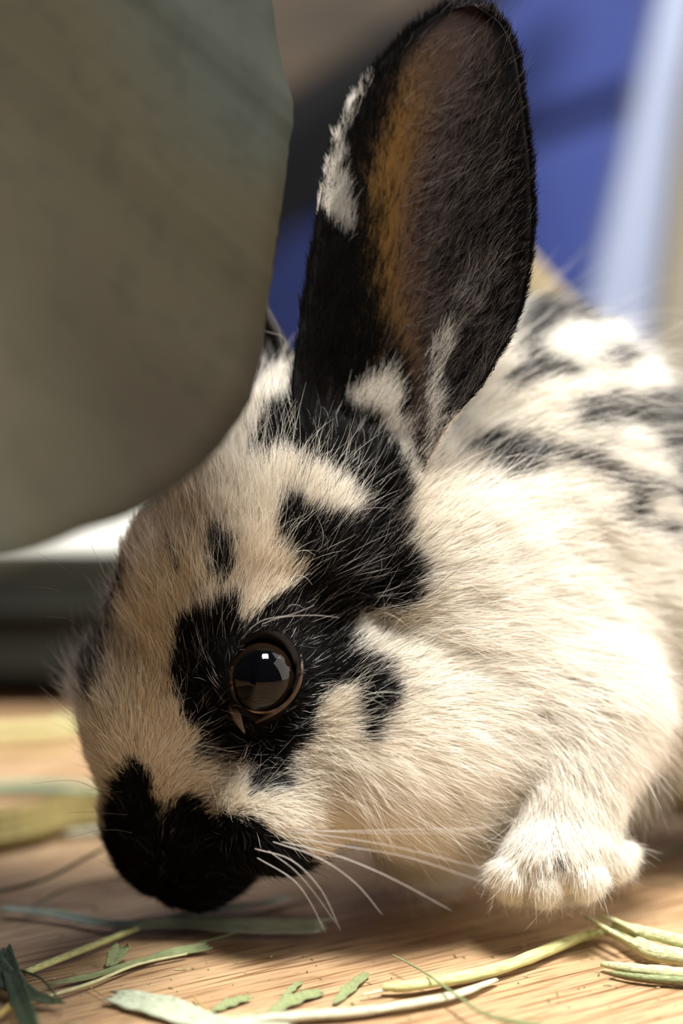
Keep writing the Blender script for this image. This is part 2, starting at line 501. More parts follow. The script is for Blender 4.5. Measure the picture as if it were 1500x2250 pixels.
MARKS = [  # (polygon, darkness, share of pale hairs)
    (c3((425, 380), (440, 300), (500, 265), (580, 255), (640, 200), (700, 180), (700, 270), (740, 330), (850, 290), (950, 210), (1010, 170), (1100, 120), (1230, 180),
        (1180, 300), (1190, 400), (1240, 450), (1330, 500), (1355, 570), (1340, 660), (1290, 750), (1230, 820), (1190, 770), (1200, 680), (1180, 590), (1100, 560),
        (1050, 630), (1040, 700), (1000, 790), (930, 870), (840, 960), (760, 930), (640, 850), (560, 790), (490, 720), (450, 640), (425, 540)), 1, .0),
    (c4((-120, 1500), (60, 1440), (200, 1330), (320, 1240), (400, 1170), (330, 1120), (250, 1060), (225, 960), (250, 870), (320, 850), (450, 910), (590, 950), (640, 880),
        (720, 870), (820, 900), (850, 980), (800, 1050), (880, 1110), (935, 1190), (905, 1300), (870, 1380), (740, 1370), (620, 1400), (560, 1500), (400, 1560), (0, 1580)), 1, .07),
    (c4((520, 360), (520, 400), (610, 420), (730, 500), (815, 610), (865, 780), (830, 890), (700, 870), (610, 830), (560, 760), (470, 700), (380, 660), (300, 640),
        (220, 610), (160, 680), (90, 640), (110, 560), (180, 430), (250, 400), (300, 330), (300, 220), (560, 220)), 1, .03),
    ([(1222, 1868), (1238, 1874), (1246, 1915), (1228, 1905)], .5, .3),  # shade in the gap between the toes, painted into the coat
    ([(545, 1680), (600, 1700), (650, 1700), (640, 1735), (590, 1745), (545, 1720)], .5, .3),
    ([(440, 1620), (500, 1650), (520, 1690), (470, 1690), (430, 1650)], .3, .4),
    ([(460, 1265), (455, 1200), (478, 1145), (500, 1180), (518, 1240), (495, 1270)], 1, .35),
    ([(380, 1270), (378, 1190), (386, 1190), (392, 1280)], .8, .3),
    ([(262, 1228), (285, 1240), (265, 1300), (245, 1360), (230, 1440), (205, 1440), (190, 1400), (200, 1340), (225, 1280)], 1, .12),
    ([(236, 1735), (262, 1690), (290, 1660), (318, 1685), (342, 1745), (350, 1790), (385, 1762), (420, 1745), (470, 1785), (540, 1800), (600, 1835), (680, 1868),
      (725, 1905), (660, 1990), (500, 2100), (300, 2100), (200, 1900)], 1, .004),
    ([(205, 1330), (180, 1420), (160, 1500), (180, 1560), (215, 1500), (225, 1440)], .3, .5),
    # back and flank flecks
    ([(1130, 720), (1180, 735), (1190, 790), (1260, 800), (1250, 825), (1190, 825), (1140, 860), (1100, 850), (1150, 800)], .8, .3),
    ([(1010, 985), (1080, 950), (1160, 960), (1210, 985), (1180, 1040), (1110, 1055), (1060, 1010)], .8, .3),
    ([(1190, 990), (1290, 985), (1370, 1040), (1440, 1050), (1520, 1080), (1520, 1130), (1440, 1075), (1370, 1085), (1310, 1030), (1240, 1020)], .9, .25),
    ([(1350, 870), (1430, 850), (1520, 900), (1520, 1060), (1470, 1040), (1430, 960), (1360, 910)], .8, .4),
    ([(1210, 650), (1260, 660), (1320, 700), (1290, 715), (1230, 700)], .7, .3),
    ([(1300, 770), (1350, 745), (1400, 770), (1370, 800), (1330, 800)], .7, .4),
    ([(1450, 820), (1520, 850), (1520, 900), (1440, 860)], .8, .4),
    ([(1360, 1080), (1400, 1070), (1410, 1130), (1370, 1160), (1350, 1120)], .7, .4),
    ([(1120, 600), (1190, 600), (1230, 690), (1180, 740), (1130, 720)], .6, .5),
    ([(1250, 880), (1340, 860), (1420, 900), (1340, 940), (1260, 930)], .35, .5),
    ([(1400, 1130), (1480, 1150), (1520, 1200), (1450, 1180)], .4, .5),
    ([(1560, 900), (1800, 850), (2100, 1000), (2200, 1200), (1900, 1250), (1650, 1150)], .7, .3),
]
WHITE = np.array([.90, .875, .82]); CREAM = np.array([.73, .62, .45]); BLACK = np.array([.006, .0055, .0055]); GREY = np.array([.38, .37, .37])


def pattern(Q, world, jitter=14.):
    """darkness 0..1 and pale share at photo-space points Q"""
    nx = vnoise(world, .0022, 1) * jitter + vnoise(world, .0008, 2) * jitter * .6
    ny = vnoise(world, .0022, 3) * jitter + vnoise(world, .0008, 4) * jitter * .6
    x, y = Q[:, 0] + nx + rng.normal(0, 7, len(Q)), Q[:, 1] + ny + rng.normal(0, 7, len(Q))
    d = np.zeros(len(x)); p = np.zeros(len(x))
    for poly, dk, pale in MARKS:
        k = inside(poly, x, y); d[k] = np.maximum(d[k], dk); p[k] = pale
    return d, p


Vp = np.empty(len(me.vertices) * 3); me.vertices.foreach_get('co', Vp); Vp = Vp.reshape(-1, 3) + RO
Qv = to_pix(Vp); dv, pv = pattern(Qv, Vp, 8)
col = WHITE * 1.0 * (1 - dv[:, None]) + BLACK * dv[:, None]
ea = np.linalg.norm(Qv - EYE, axis=1) < ER + 30
col[ea] = (.008, .006, .005)
ca = me.color_attributes.new('fur_colour', 'FLOAT_COLOR', 'POINT')
ca.data.foreach_set('color', np.concatenate([col, np.ones((len(col), 1))], 1).astype(np.float32).ravel())

# ---- flow of the coat: x, y, depth, direction in the picture plane, depth component, length, lift
FLOW = np.array([
    (300, 1900, 60, -.1, -1, .1, 26, .18), (420, 1930, 0, .15, -1, .2, 26, .18), (560, 1900, 60, .8, .25, .3, 34, .18), (240, 1750, 60, -.3, -1, .2, 44, .3),
    (330, 1780, 0, -.1, -1, 0, 40, .22), (420, 1780, 0, .5, -.6, 0, 44, .3), (520, 1790, 30, .85, .1, .2, 50, .25), (620, 1830, 60, .85, .4, .2, 54, .2),
    (300, 1600, 60, -.05, -1, 0, 48, .2), (380, 1500, 0, .0, -1, .1, 54, .2), (190, 1550, 200, -.7, -.75, .3, 70, .5), (220, 1400, 200, -.35, -1, .2, 66, .4),
    (280, 1250, 180, -.2, -1, .1, 74, .35), (330, 1250, 80, 0, -1, .1, 74, .22), (400, 1200, 80, .0, -1, .2, 76, .22), (430, 1450, 0, .05, -1, .1, 54, .25), (470, 1350, 0, .0, -1, .1, 66, .25),
    (520, 1250, 60, .15, -1, .2, 86, .3), (480, 1050, 150, -.1, -1, .2, 92, .35), (600, 1150, 100, .1, -1, .2, 92, .35), (600, 950, 180, -.15, -1, .2, 80, .35), (620, 800, 300, -.1, -1, .1, 110, .5),
    (600, 1330, 20, .55, -.8, .2, 64, .22), (700, 1250, 80, .5, -.85, .2, 94, .3), (800, 1150, 120, .6, -.75, .3, 90, .3), (780, 1000, 150, .4, -.9, .3, 48, .2), (760, 910, 200, .2, -.95, .2, 34, .2), (850, 930, 230, .3, -.9, .2, 40, .3), (850, 1300, 140, .85, -.45, .3, 92, .28),
    (720, 1400, 40, .8, -.5, .2, 70, .22), (760, 1550, 60, .95, -.15, .3, 84, .26), (850, 1500, 150, .95, -.15, .3, 96, .26), (650, 1620, 20, .85, .1, .2, 56, .2), (560, 1640, 0, .7, .3, .1, 40, .25),
    (480, 1650, 0, .5, -.1, .1, 44, .3), (540, 1710, 0, .85, .1, .1, 60, .3), (650, 1740, 30, .9, .25, .2, 80, .3), (700, 1850, 80, .85, .4, .3, 70, .25), (800, 1700, 80, .8, .6, .3, 120, .22),
    (900, 1800, 200, .8, .6, .2, 130, .35), (1000, 1650, 250, .85, .5, .2, 140, .25), (950, 1400, 250, .97, .2, .2, 140, .25), (1050, 1800, 350, .75, .65, 0, 130, .4),
    (1000, 1100, 350, .9, -.1, .3, 130, .3), (1200, 1400, 400, .98, .2, .1, 160, .25), (1300, 1600, 450, .85, .5, 0, 150, .3), (1100, 1000, 500, .95, .1, .2, 150, .35), (1200, 800, 600, .9, .3, .2, 150, .4),
    (1400, 900, 700, .95, .25, .1, 160, .4), (1450, 1500, 700, .9, .4, 0, 160, .3), (1440, 1660, 800, .9, .5, 0, 110, .3), (1230, 1750, 250, .05, 1, -.1, 56, .2), (1120, 1900, 180, -.4, 1, -.2, 46, .25),
    (1230, 1930, 150, .05, 1, -.3, 42, .22), (1350, 1900, 220, .4, 1, -.1, 46, .3), (1370, 1750, 300, .5, 1, 0, 55, .3), (2000, 1300, 900, 1, .3, 0, 160, .3), (1405, 1760, 960, .1, 1, 0, 50, .3),
], float)


def flow(Q):
    num = np.zeros((len(Q), 5)); den = np.zeros(len(Q))
    for r in FLOW:
        d2 = (Q[:, 0] - r[0]) ** 2 + (Q[:, 1] - r[1]) ** 2 + (.6 * (Q[:, 2] - r[2])) ** 2
        w = 1 / (d2 + 45 ** 2) ** 1.6
        num += w[:, None] * r[3:]; den += w
    return num / den[:, None]


def sample_surface(V, T, n, weight):
    a, b, c = V[T[:, 0]], V[T[:, 1]], V[T[:, 2]]
    cr = np.cross(b - a, c - a); ar = np.linalg.norm(cr, axis=1) / 2
    nn = cr / (2 * ar[:, None] + 1e-18)
    w = ar * weight((a + b + c) / 3, nn); i = rng.choice(len(T), n, p=w / w.sum())
    u, v = rng.random(n), rng.random(n); k = u + v > 1; u[k], v[k] = 1 - u[k], 1 - v[k]
    return (a[i] + u[:, None] * (b[i] - a[i]) + v[:, None] * (c[i] - a[i])), i, (u, v)


me.calc_loop_triangles()
T = np.empty(len(me.loop_triangles) * 3, np.int32); me.loop_triangles.foreach_get('vertices', T); T = T.reshape(-1, 3)
VN = np.empty(len(me.vertices) * 3, np.float32); me.vertices.foreach_get('normal', VN); VN = VN.reshape(-1, 3)


def weight_body(c, n):
    q = to_pix(c); face = -(n @ FWD)
    w = np.where(face > -.25, 1.0, .12)
    near = np.clip(1.25 - q[:, 2] / 500, .22, 1.0)
    out = (q[:, 0] > 1650) | (q[:, 0] < -50)
    w = w * near * np.where(out, .10, 1.0)
    # no strands on the bare rims of the eyes
    w = np.where(eye_zone(q) < 1.0, 0, w)
    return w


EA = math.radians(-12)


def eye_zone(q):
    """1 on the lid line, larger outside"""
    x, y = q[:, 0] - 581, q[:, 1] - 1487
    xr = x * math.cos(EA) + y * math.sin(EA) * -1; yr = x * math.sin(EA) + y * math.cos(EA)
    e = np.sqrt((xr / 76) ** 2 + (yr / 102) ** 2)
    return np.where(q[:, 2] < 250, e, 9)


def make_strands(P, Nn, K, Lscale=1.0, lift_scale=1.0, fl=None, clump=.0013, curl=.10):
    n = len(P); Q = to_pix(P); f = flow(Q) if fl is None else fl
    Lm = f[:, 3] * UNIT * Lscale
    ez = eye_zone(Q); Lm = Lm * np.clip((ez - .85) * 1.2, .16, 1)
    Dm = f[:, 0:1] * RT - f[:, 1:2] * UP + f[:, 2:3] * FWD
    Dm += .16 * (vnoise(P, .006, 11)[:, None] * RT + vnoise(P, .006, 12)[:, None] * UP)
    Dm += .16 * (vnoise(P, .0022, 13)[:, None] * RT + vnoise(P, .0022, 14)[:, None] * UP + vnoise(P, .0022, 15)[:, None] * FWD)
    Dm -= Nn * np.sum(Dm * Nn, 1)[:, None]; Dm /= np.linalg.norm(Dm, axis=1)[:, None] + 1e-9
    lift = f[:, 4] * lift_scale * (1 + .5 * vnoise(P, .003, 16)) + np.abs(rng.normal(0, .07, n))
    Dm = Dm + rng.normal(0, .09, (n, 3))
    L_ = Lm * rng.uniform(.65, 1.15, n)
    # clumping: tips are drawn towards the centre of their tuft
    cell = np.floor(P / clump + .35 * np.stack([vnoise(P, .002, 21), vnoise(P, .002, 22), vnoise(P, .002, 23)], 1)).astype(np.int64)
    cc = (cell + .5 + .3 * np.stack([hash3(cell[:, 0], cell[:, 1], cell[:, 2], s) - .5 for s in (31, 32, 33)], 1)) * clump
    off = cc - P; off -= Nn * np.sum(off * Nn, 1)[:, None]
    bend = rng.normal(0, curl, (n, 3))
    t = np.linspace(0, 1, K)
    out = np.empty((n, K, 3))
    for k, tk in enumerate(t):
        rise = lift * (1.45 * tk - .62 * tk * tk)
        out[:, k] = P + L_[:, None] * (Dm * tk * (1 - .12 * rise[:, None]) + Nn * rise[:, None] + bend * tk * tk) + off * (np.clip(.62 - Q[:, 2] / 900, .15, .62)[:, None] * tk ** 1.3)
    out[:, :, 2] = np.maximum(out[:, :, 2], .0003)
    return out, Q, L_


def strand_colours(Q, P, n):
    d, pale = pattern(Q, P)
    r = rng.random(n)
    dark = (r < d) & (rng.random(n) > pale)
    c = WHITE * (1 + rng.normal(0, .05, n))[:, None]
    cream = (np.clip(vnoise(P, .012, 41) * .4 + .6, 0, 1) * np.clip(1.35 - Q[:, 0] / 1000, .08, 1))[:, None]  # cream coat, deeper towards the snout to paint in bounce and shade
    c = c * (1 - .7 * cream) + CREAM * .7 * cream
    g = (d > 0) & ~dark
    c[g] = GREY * rng.uniform(.03, 1.0, g.sum())[:, None] ** 1.5
    bk = BLACK * rng.uniform(.6, 2.2, n)[:, None]
    c = np.where(dark[:, None], bk, c)
    return np.clip(c, 0, .94), dark


NB, KB = 560000, 5
P, ti, (u, v) = sample_surface(Vp, T, NB, weight_body)
Nn = VN[T[ti, 0]] * (1 - u - v)[:, None] + VN[T[ti, 1]] * u[:, None] + VN[T[ti, 2]] * v[:, None]; Nn /= np.linalg.norm(Nn, axis=1)[:, None]
S, Q, L_ = make_strands(P, Nn, KB)
C, dark = strand_colours(to_pix(.45 * S[:, 2] + .55 * S[:, 3]), P, NB)
taper = np.array([1, .95, .8, .55, .18])
rad = (.000038 + .000032 * np.clip(Q[:, 2] / 500, 0, 1.5))[:, None] * taper
fur = hair_object('fur', S - RO, rad, fur_m, rabbit, C)
fur['kind'] = 'stuff'
# long fine guard hairs
NG = 16000
P, ti, (u, v) = sample_surface(Vp, T, NG, weight_body)
Nn = VN[T[ti, 0]]
S, Q, L_ = make_strands(P, Nn, 6, 1.55, 1.5, curl=.2, clump=.004)
d, _ = pattern(Q, P)
C = np.where((d > .5)[:, None], GREY * (rng.uniform(.0, 1.25, NG) ** 3)[:, None], WHITE * rng.uniform(.9, 1.1, NG)[:, None]); C[(d < .5) & (rng.random(NG) < .04)] = BLACK * 3
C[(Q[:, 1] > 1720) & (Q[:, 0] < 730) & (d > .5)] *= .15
guard = hair_object('guard_hair', S - RO, .00003 * np.array([1, .95, .85, .7, .45, .1]), fur_m, rabbit, np.clip(C, 0, .9))
guard['kind'] = 'stuff'

# ------------------------------------------------------------------ near ear
EARL = spline([(700, 1010), (655, 930), (642, 850), (655, 740), (672, 640), (690, 530), (702, 440), (722, 350), (745, 290), (775, 225), (825, 155), (885, 90), (950, 40), (1000, 16), (1040, 8)], 60)
EARR = spline([(930, 1040), (965, 970), (1000, 915), (1055, 850), (1095, 785), (1130, 715), (1152, 640), (1165, 560), (1170, 470), (1166, 370), (1156, 270), (1143, 170), (1128, 100), (1098, 45), (1045, 8)], 60)
nt = 41
ear_m = mat('ear_skin', rough=.75, spec=.15); N, L, b = nodes(ear_m)
a = N.new('ShaderNodeAttribute'); a.attribute_name = 'fur_colour'; a2 = N.new('ShaderNodeAttribute'); a2.attribute_name = 'glow'
tr = N.new('ShaderNodeBsdfTranslucent'); ms = N.new('ShaderNodeMixShader')
L.new(a.outputs['Color'], b.inputs['Base Color']); L.new(a2.outputs['Color'], tr.inputs['Color'])
ms.inputs[0].default_value = .5
L.new(b.outputs[0], ms.inputs[1]); L.new(tr.outputs[0], ms.inputs[2]); L.new(ms.outputs[0], N['Material Output'].inputs['Surface'])


def ear_depth(s, t):
    """depth of the cupped ear: s 0 base .. 1 tip, t 0 left edge .. 1 right edge"""
    axis = 150 - 40 * s
    cup = 70 * (1 - .55 * s) * (1 - (2 * t - 1) ** 2)
    fold = 60 * np.exp(-((t - .0) / .12) ** 2) * (1 - s)
    left_back = 120 * (1 - t) * s ** .7
    m = 1 - np.clip(s, 0, 1) ** 5
    return axis - 35 * np.clip(1 - s, 0, 1) + m * (-90 * t * np.sqrt(np.clip(s * 2, 0, 1)) + cup + left_back - fold) + 20 * (1 - m)


ss = np.linspace(0, 1, 60); tt = np.linspace(0, 1, nt)
E_ = EARL[:, None] * (1 - tt[None, :, None]) + EARR[:, None] * tt[None, :, None]
ED = ear_depth(ss[:, None], tt[None, :])
EV = pix(E_[..., 0], E_[..., 1], ED)
EVf = EV.reshape(-1, 3)
EF = [(i * nt + j, i * nt + j + 1, (i + 1) * nt + j + 1, (i + 1) * nt + j) for i in range(59) for j in range(nt - 1)]
ear = mesh_obj('ear', EVf - RO, EF, ear_m, rabbit)


def ear_colours(Q, world, jit=10):
    x = Q[:, 0] + vnoise(world, .003, 51) * jit; y = Q[:, 1] + vnoise(world, .003, 52) * jit
    # skin: dark brown towards the edge, orange-brown where light through the thin cartilage is painted in
    skin = np.tile(np.array([.042, .027, .025]), (len(x), 1))
    cx = np.interp(y, [0, 200, 400, 600, 800, 950], [1030, 905, 862, 845, 855, 870])
    g = np.exp(-((x - cx + 18) / 68) ** 2) * np.clip((960 - y) / 150, 0, 1) * np.clip((y - 60) / 200, 0, 1)
    skin = skin * (1 - g[:, None]) + np.array([.12, .062, .014]) * g[:, None]
    xl_ = np.interp(-y, -EARL[:, 1], EARL[:, 0]); xr_ = np.interp(-y, -EARR[:, 1], EARR[:, 0]); tp = (x - xl_) / (xr_ - xl_ + 1)
    ed = np.clip((np.abs(tp - .5) - .28) / .14, 0, 1)[:, None]; skin = skin * (1 - ed) + BLACK * ed
    glow = skin * 0 + np.array([.020, .008, .005]); glow = glow * (1 - g[:, None]) + np.array([.56, .29, .03]) * g[:, None]
    return skin, glow


Qe = to_pix(EVf); sk, gl = ear_colours(Qe, EVf)
for nm, arr in (('fur_colour', sk), ('glow', gl)):
    ca = ear.data.color_attributes.new(nm, 'FLOAT_COLOR', 'POINT'); ca.data.foreach_set('color', np.concatenate([arr, np.ones((len(arr), 1))], 1).astype(np.float32).ravel())
so = ear.modifiers.new('thickness', 'SOLIDIFY'); so.thickness = .0007; so.offset = 1
ear['label'] = 'upright black ear with brown inside'

EAR_WHITE = [
    [(696, 470), (710, 400), (733, 330), (762, 245), (798, 195), (815, 190), (785, 255), (756, 330), (745, 400), (755, 470), (778, 540), (755, 560), (725, 520)],  # rim light on the left edge, painted as white hairs
    [(745, 905), (800, 880), (840, 850), (865, 880), (862, 960), (900, 940), (905, 860), (925, 790), (960, 740), (985, 760), (960, 830), (945, 880), (965, 930), (1000, 925),
     (960, 1040), (880, 1060), (820, 960), (760, 930)],
]
ET = np.array([(f[0], f[1], f[2]) for f in EF] + [(f[0], f[2], f[3]) for f in EF])
NE = 95000


def weight_ear(c, n):
    q = to_pix(c); x, y = q[:, 0], q[:, 1]
    cx = np.interp(y, [0, 150, 400, 600, 800, 950], [1000, 930, 860, 855, 865, 872]); wd = np.interp(y, [0, 150, 400, 700, 900], [30, 70, 95, 70, 20])
    bare = np.exp(-((x - cx - 35) / (wd * 1.25)) ** 4)
    return np.clip(1.05 - bare, .03, 1)


P, ti, (u, v) = sample_surface(EVf, ET, NE, weight_ear)
gr = np.cross(np.gradient(EV, axis=1), np.gradient(EV, axis=0)); gr /= np.linalg.norm(gr, axis=2)[..., None] + 1e-12
EN = gr.reshape(-1, 3); EN = np.where((EN @ FWD)[:, None] > 0, -EN, EN)
Nn = EN[ET[ti, 0]]
Q = to_pix(P)
xx, yy = Q[:, 0], Q[:, 1]
xl = np.interp(-yy, -EARL[:, 1], EARL[:, 0]); xr = np.interp(-yy, -EARR[:, 1], EARR[:, 0]); tpos = np.clip((xx - xl) / (xr - xl + 1), 0, 1)
fl = np.zeros((NE, 5))
fl[:, 0] = np.interp(tpos, [0, .35, .6, 1], [.05, .15, .65, .85]); fl[:, 1] = np.interp(tpos, [0, .35, .6, 1], [-1, -1, -.75, -.5]); fl[:, 2] = 0
fl[:, 3] = np.interp(yy, [0, 300, 700, 1000], [40, 56, 74, 70]) * np.interp(tpos, [0, .1, .5, .9, 1], [.6, 1.1, 1, .8, .35]); fl[:, 4] = .12
S, Q, L_ = make_strands(P, Nn, 5, 1, 1, fl, clump=.0011)
wht = np.zeros(NE, bool); jx = vnoise(P, .0015, 61) * 14; jy = vnoise(P, .0015, 62) * 18
for pl in EAR_WHITE: wht |= inside(pl, xx + jx, yy + jy)
C = BLACK * rng.uniform(.6, 1.6, NE)[:, None]
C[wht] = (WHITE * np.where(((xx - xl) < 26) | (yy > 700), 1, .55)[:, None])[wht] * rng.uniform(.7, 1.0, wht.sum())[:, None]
fade = (np.abs(tpos - .68) < .28) & (yy < 860) & (rng.random(NE) < .12); C[fade & ~wht] = np.array([.17, .14, .135]) * rng.uniform(.3, 1.5, (fade & ~wht).sum())[:, None]
tuft = inside([(930, 800), (960, 700), (1010, 610), (1100, 560), (1080, 640), (1010, 740), (960, 820)], xx + jx, yy + jy) & (rng.random(NE) < .4) & ~wht
C[tuft] = np.array([.40, .37, .36]) * rng.uniform(.5, 1.3, tuft.sum())[:, None]
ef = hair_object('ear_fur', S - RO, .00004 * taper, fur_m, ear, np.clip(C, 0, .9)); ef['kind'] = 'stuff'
# pale wisps over the right half of the cup
P, ti, (u, v) = sample_surface(EVf, ET, 4200, lambda c, n: np.clip((to_pix(c)[:, 0] - 850) / 120, 0, 1) * np.clip((1125 - to_pix(c)[:, 0]) / 60, .04, 1) * np.clip((to_pix(c)[:, 1] - 60) / 300, .15, 1))
fl = np.tile(np.array([.75, -.55, 0, 78, .25]), (len(P), 1)); S, Q, L_ = make_strands(P, EN[ET[ti, 0]], 6, 1, 1, fl, clump=.003, curl=.15)
C = np.array([.17, .15, .145]) * (rng.uniform(.1, 1.3, len(P)) ** 1.5)[:, None]
wz = hair_object('ear_wisps', S - RO, .000026 * np.array([1, .95, .85, .7, .45, .1]), fur_m, ear, np.clip(C, 0, .9)); wz['kind'] = 'stuff'
# back of the ear: short black velvet
P, ti, (u, v) = sample_surface(EVf, ET, 14000, lambda c, n: np.ones(len(c)))
Nn = -EN[ET[ti, 0]]; Q = to_pix(P)
fl = np.tile(np.array([.15, -1, 0, 30, .12]), (len(P), 1))
S, Q, L_ = make_strands(P + Nn * .0008, Nn, 4, 1, 1, fl)
C = BLACK * rng.uniform(.6, 1.6, len(P))[:, None]
k = inside([(640, 500), (700, 440), (735, 320), (765, 240), (815, 170), (840, 180), (800, 260), (780, 330), (775, 440)], Q[:, 0], Q[:, 1]); C[k] = WHITE * .95  # the left edge's rim light painted white from behind too
k2 = (Q[:, 1] > 860); C[k2] = WHITE * .8
eb = hair_object('ear_back_fur', S - RO, .00005 * np.array([1, .9, .7, .3]), fur_m, ear, np.clip(C, 0, .9)); eb['kind'] = 'stuff'

# ------------------------------------------------------------------ far ear, laid back behind the metal sheet
FL = spline([(600, 900), (540, 780), (470, 620), (400, 430), (330, 250), (290, 120), (300, 40)], 30); FR = spline([(690, 880), (640, 790), (560, 640), (520, 450), (450, 260), (370, 110), (305, 40)], 30)
tt2 = np.linspace(0, 1, 13); E2 = FL[:, None] * (1 - tt2[None, :, None]) + FR[:, None] * tt2[None, :, None]
DD = 430 + 50 * (1 - (2 * tt2[None, :] - 1) ** 2) + np.linspace(0, 180, 30)[:, None]
EV2 = pix(E2[..., 0], E2[..., 1], DD).reshape(-1, 3)
ear2 = mesh_obj('ear', EV2 - RO, [(i * 13 + j, i * 13 + j + 1, (i + 1) * 13 + j + 1, (i + 1) * 13 + j) for i in range(29) for j in range(12)], mat('dark_ear', (.02, .017, .016), .8), rabbit)
so = ear2.modifiers.new('thickness', 'SOLIDIFY'); so.thickness = .0012
ear2['label'] = 'black far ear'

# ------------------------------------------------------------------ eyes
def uv_sphere(c, axis_look, r, m, name, parent, squash=1.0):
    """sphere round a photo-space centre, pole towards axis_look (world)"""
    z = np.asarray(axis_look, float); z /= np.linalg.norm(z); x = np.cross(z, [0, 0, 1.0]); x /= np.linalg.norm(x); y = np.cross(z, x)
    V, Fc, nu, nv = [], [], 40, 28
    for i in range(nv + 1):
        th = math.pi * i / nv
        for j in range(nu):
            ph = 2 * math.pi * j / nu
            V.append((math.sin(th) * math.cos(ph) * r, math.sin(th) * math.sin(ph) * r, math.cos(th) * r * squash))
    for i in range(nv):
        for j in range(nu):
            k = (j + 1) % nu; Fc.append((i * nu + j, (i + 1) * nu + j, (i + 1) * nu + k, i * nu + k))
    o = mesh_obj(name, V, Fc, m, parent)
    M = Matrix(((x[0], y[0], z[0], 0), (x[1], y[1], z[1], 0), (x[2], y[2], z[2], 0), (0, 0, 0, 1)))
    o.matrix_basis = Matrix.Translation(Vector(c) - Vector(RO)) @ M
    return o


def eye_material():
    m = mat('eyeball', rough=.05, spec=.25); N, L, b = nodes(m)
    tc = N.new('ShaderNodeTexCoord'); sep = N.new('ShaderNodeSeparateXYZ'); dv_ = N.new('ShaderNodeMath'); dv_.operation = 'DIVIDE'
    dv_.inputs[1].default_value = ER * UNIT
    cr = N.new('ShaderNodeValToRGB'); e = cr.color_ramp.elements
    e[0].position = .0; e[0].color = (.34, .24, .16, 1); e[1].position = 1; e[1].color = (.001, .001, .0015, 1)
    for p, c in ((.36, (.34, .25, .17, 1)), (.42, (.003, .002, .0015, 1)), (.60, (.009, .005, .003, 1)), (.76, (.006, .0035, .002, 1)), (.80, (.001, .001, .0015, 1))):
        k = e.new(p); k.color = c
    L.new(tc.outputs['Object'], sep.inputs[0]); L.new(sep.outputs['Z'], dv_.inputs[0]); L.new(dv_.outputs[0], cr.inputs[0]); L.new(cr.outputs[0], b.inputs['Base Color'])
    return m


eye_m = eye_material()
lid_m = noise_mat('eyelid_skin', [(.3, (.016, .008, .005)), (.7, (.052, .027, .014))], (1, 1, 1), 700, rough=.35, spec=.5, bump=.4)
cornea_m = mat('cornea', (1, 1, 1), .0, .5, Transmission_Weight=1.0, IOR=1.02)
look = -FWD * .95 + UP * .16 - RT * .02
eye = uv_sphere(pix(*EYE), look, ER * UNIT, eye_m, 'eye', rabbit)
lidpts = [(508, 1440), (520, 1408), (552, 1388), (592, 1380), (630, 1390), (652, 1418), (662, 1455), (658, 1500), (640, 1535), (610, 1562), (575, 1580), (548, 1588), (528, 1568), (512, 1535), (503, 1490)]
lp = spline(lidpts + lidpts[:1], 60)
vec = lp - EYE[:2]; rr = np.linalg.norm(vec, axis=1); R1 = ER + 14
zz = np.sqrt(np.maximum(R1 ** 2 - np.minimum(rr, R1 * .985) ** 2, 30))
LPw = pix(lp[:, 0], lp[:, 1], EYE[2] - zz + 16 * np.clip((560 - lp[:, 0]) / 50, 0, 1))
rads = (5 + 5 * np.clip((EYE[0] - lp[:, 0]) / 80, 0, 1)) * UNIT
Vt, Ft = tube(LPw - RO, rads, 10, 1.0, -FWD)
mesh_obj('eyelid', Vt, Ft, lid_m, eye).matrix_parent_inverse = eye.matrix_basis.inverted()
# inner corner of the eye: a thin brown fold running down
fp = spline([(505, 1520, 26), (512, 1550, 19), (524, 1585, 18), (538, 1612, 24)], 14)
Vt, Ft = tube(pix(fp[:, 0], fp[:, 1], fp[:, 2]) - RO, np.array([5, 7, 9, 10, 11, 12, 12, 11, 10, 9, 7, 5, 4, 2]) * UNIT, 8, .35, -FWD)
mesh_obj('tear_duct', Vt, Ft, lid_m, eye).matrix_parent_inverse = eye.matrix_basis.inverted()
feye = uv_sphere(pix(*(FEYE + hl * 8)), pix(*(FEYE - hl * 100)) - pix(*FEYE), ER * UNIT, eye_m, 'eye', rabbit)

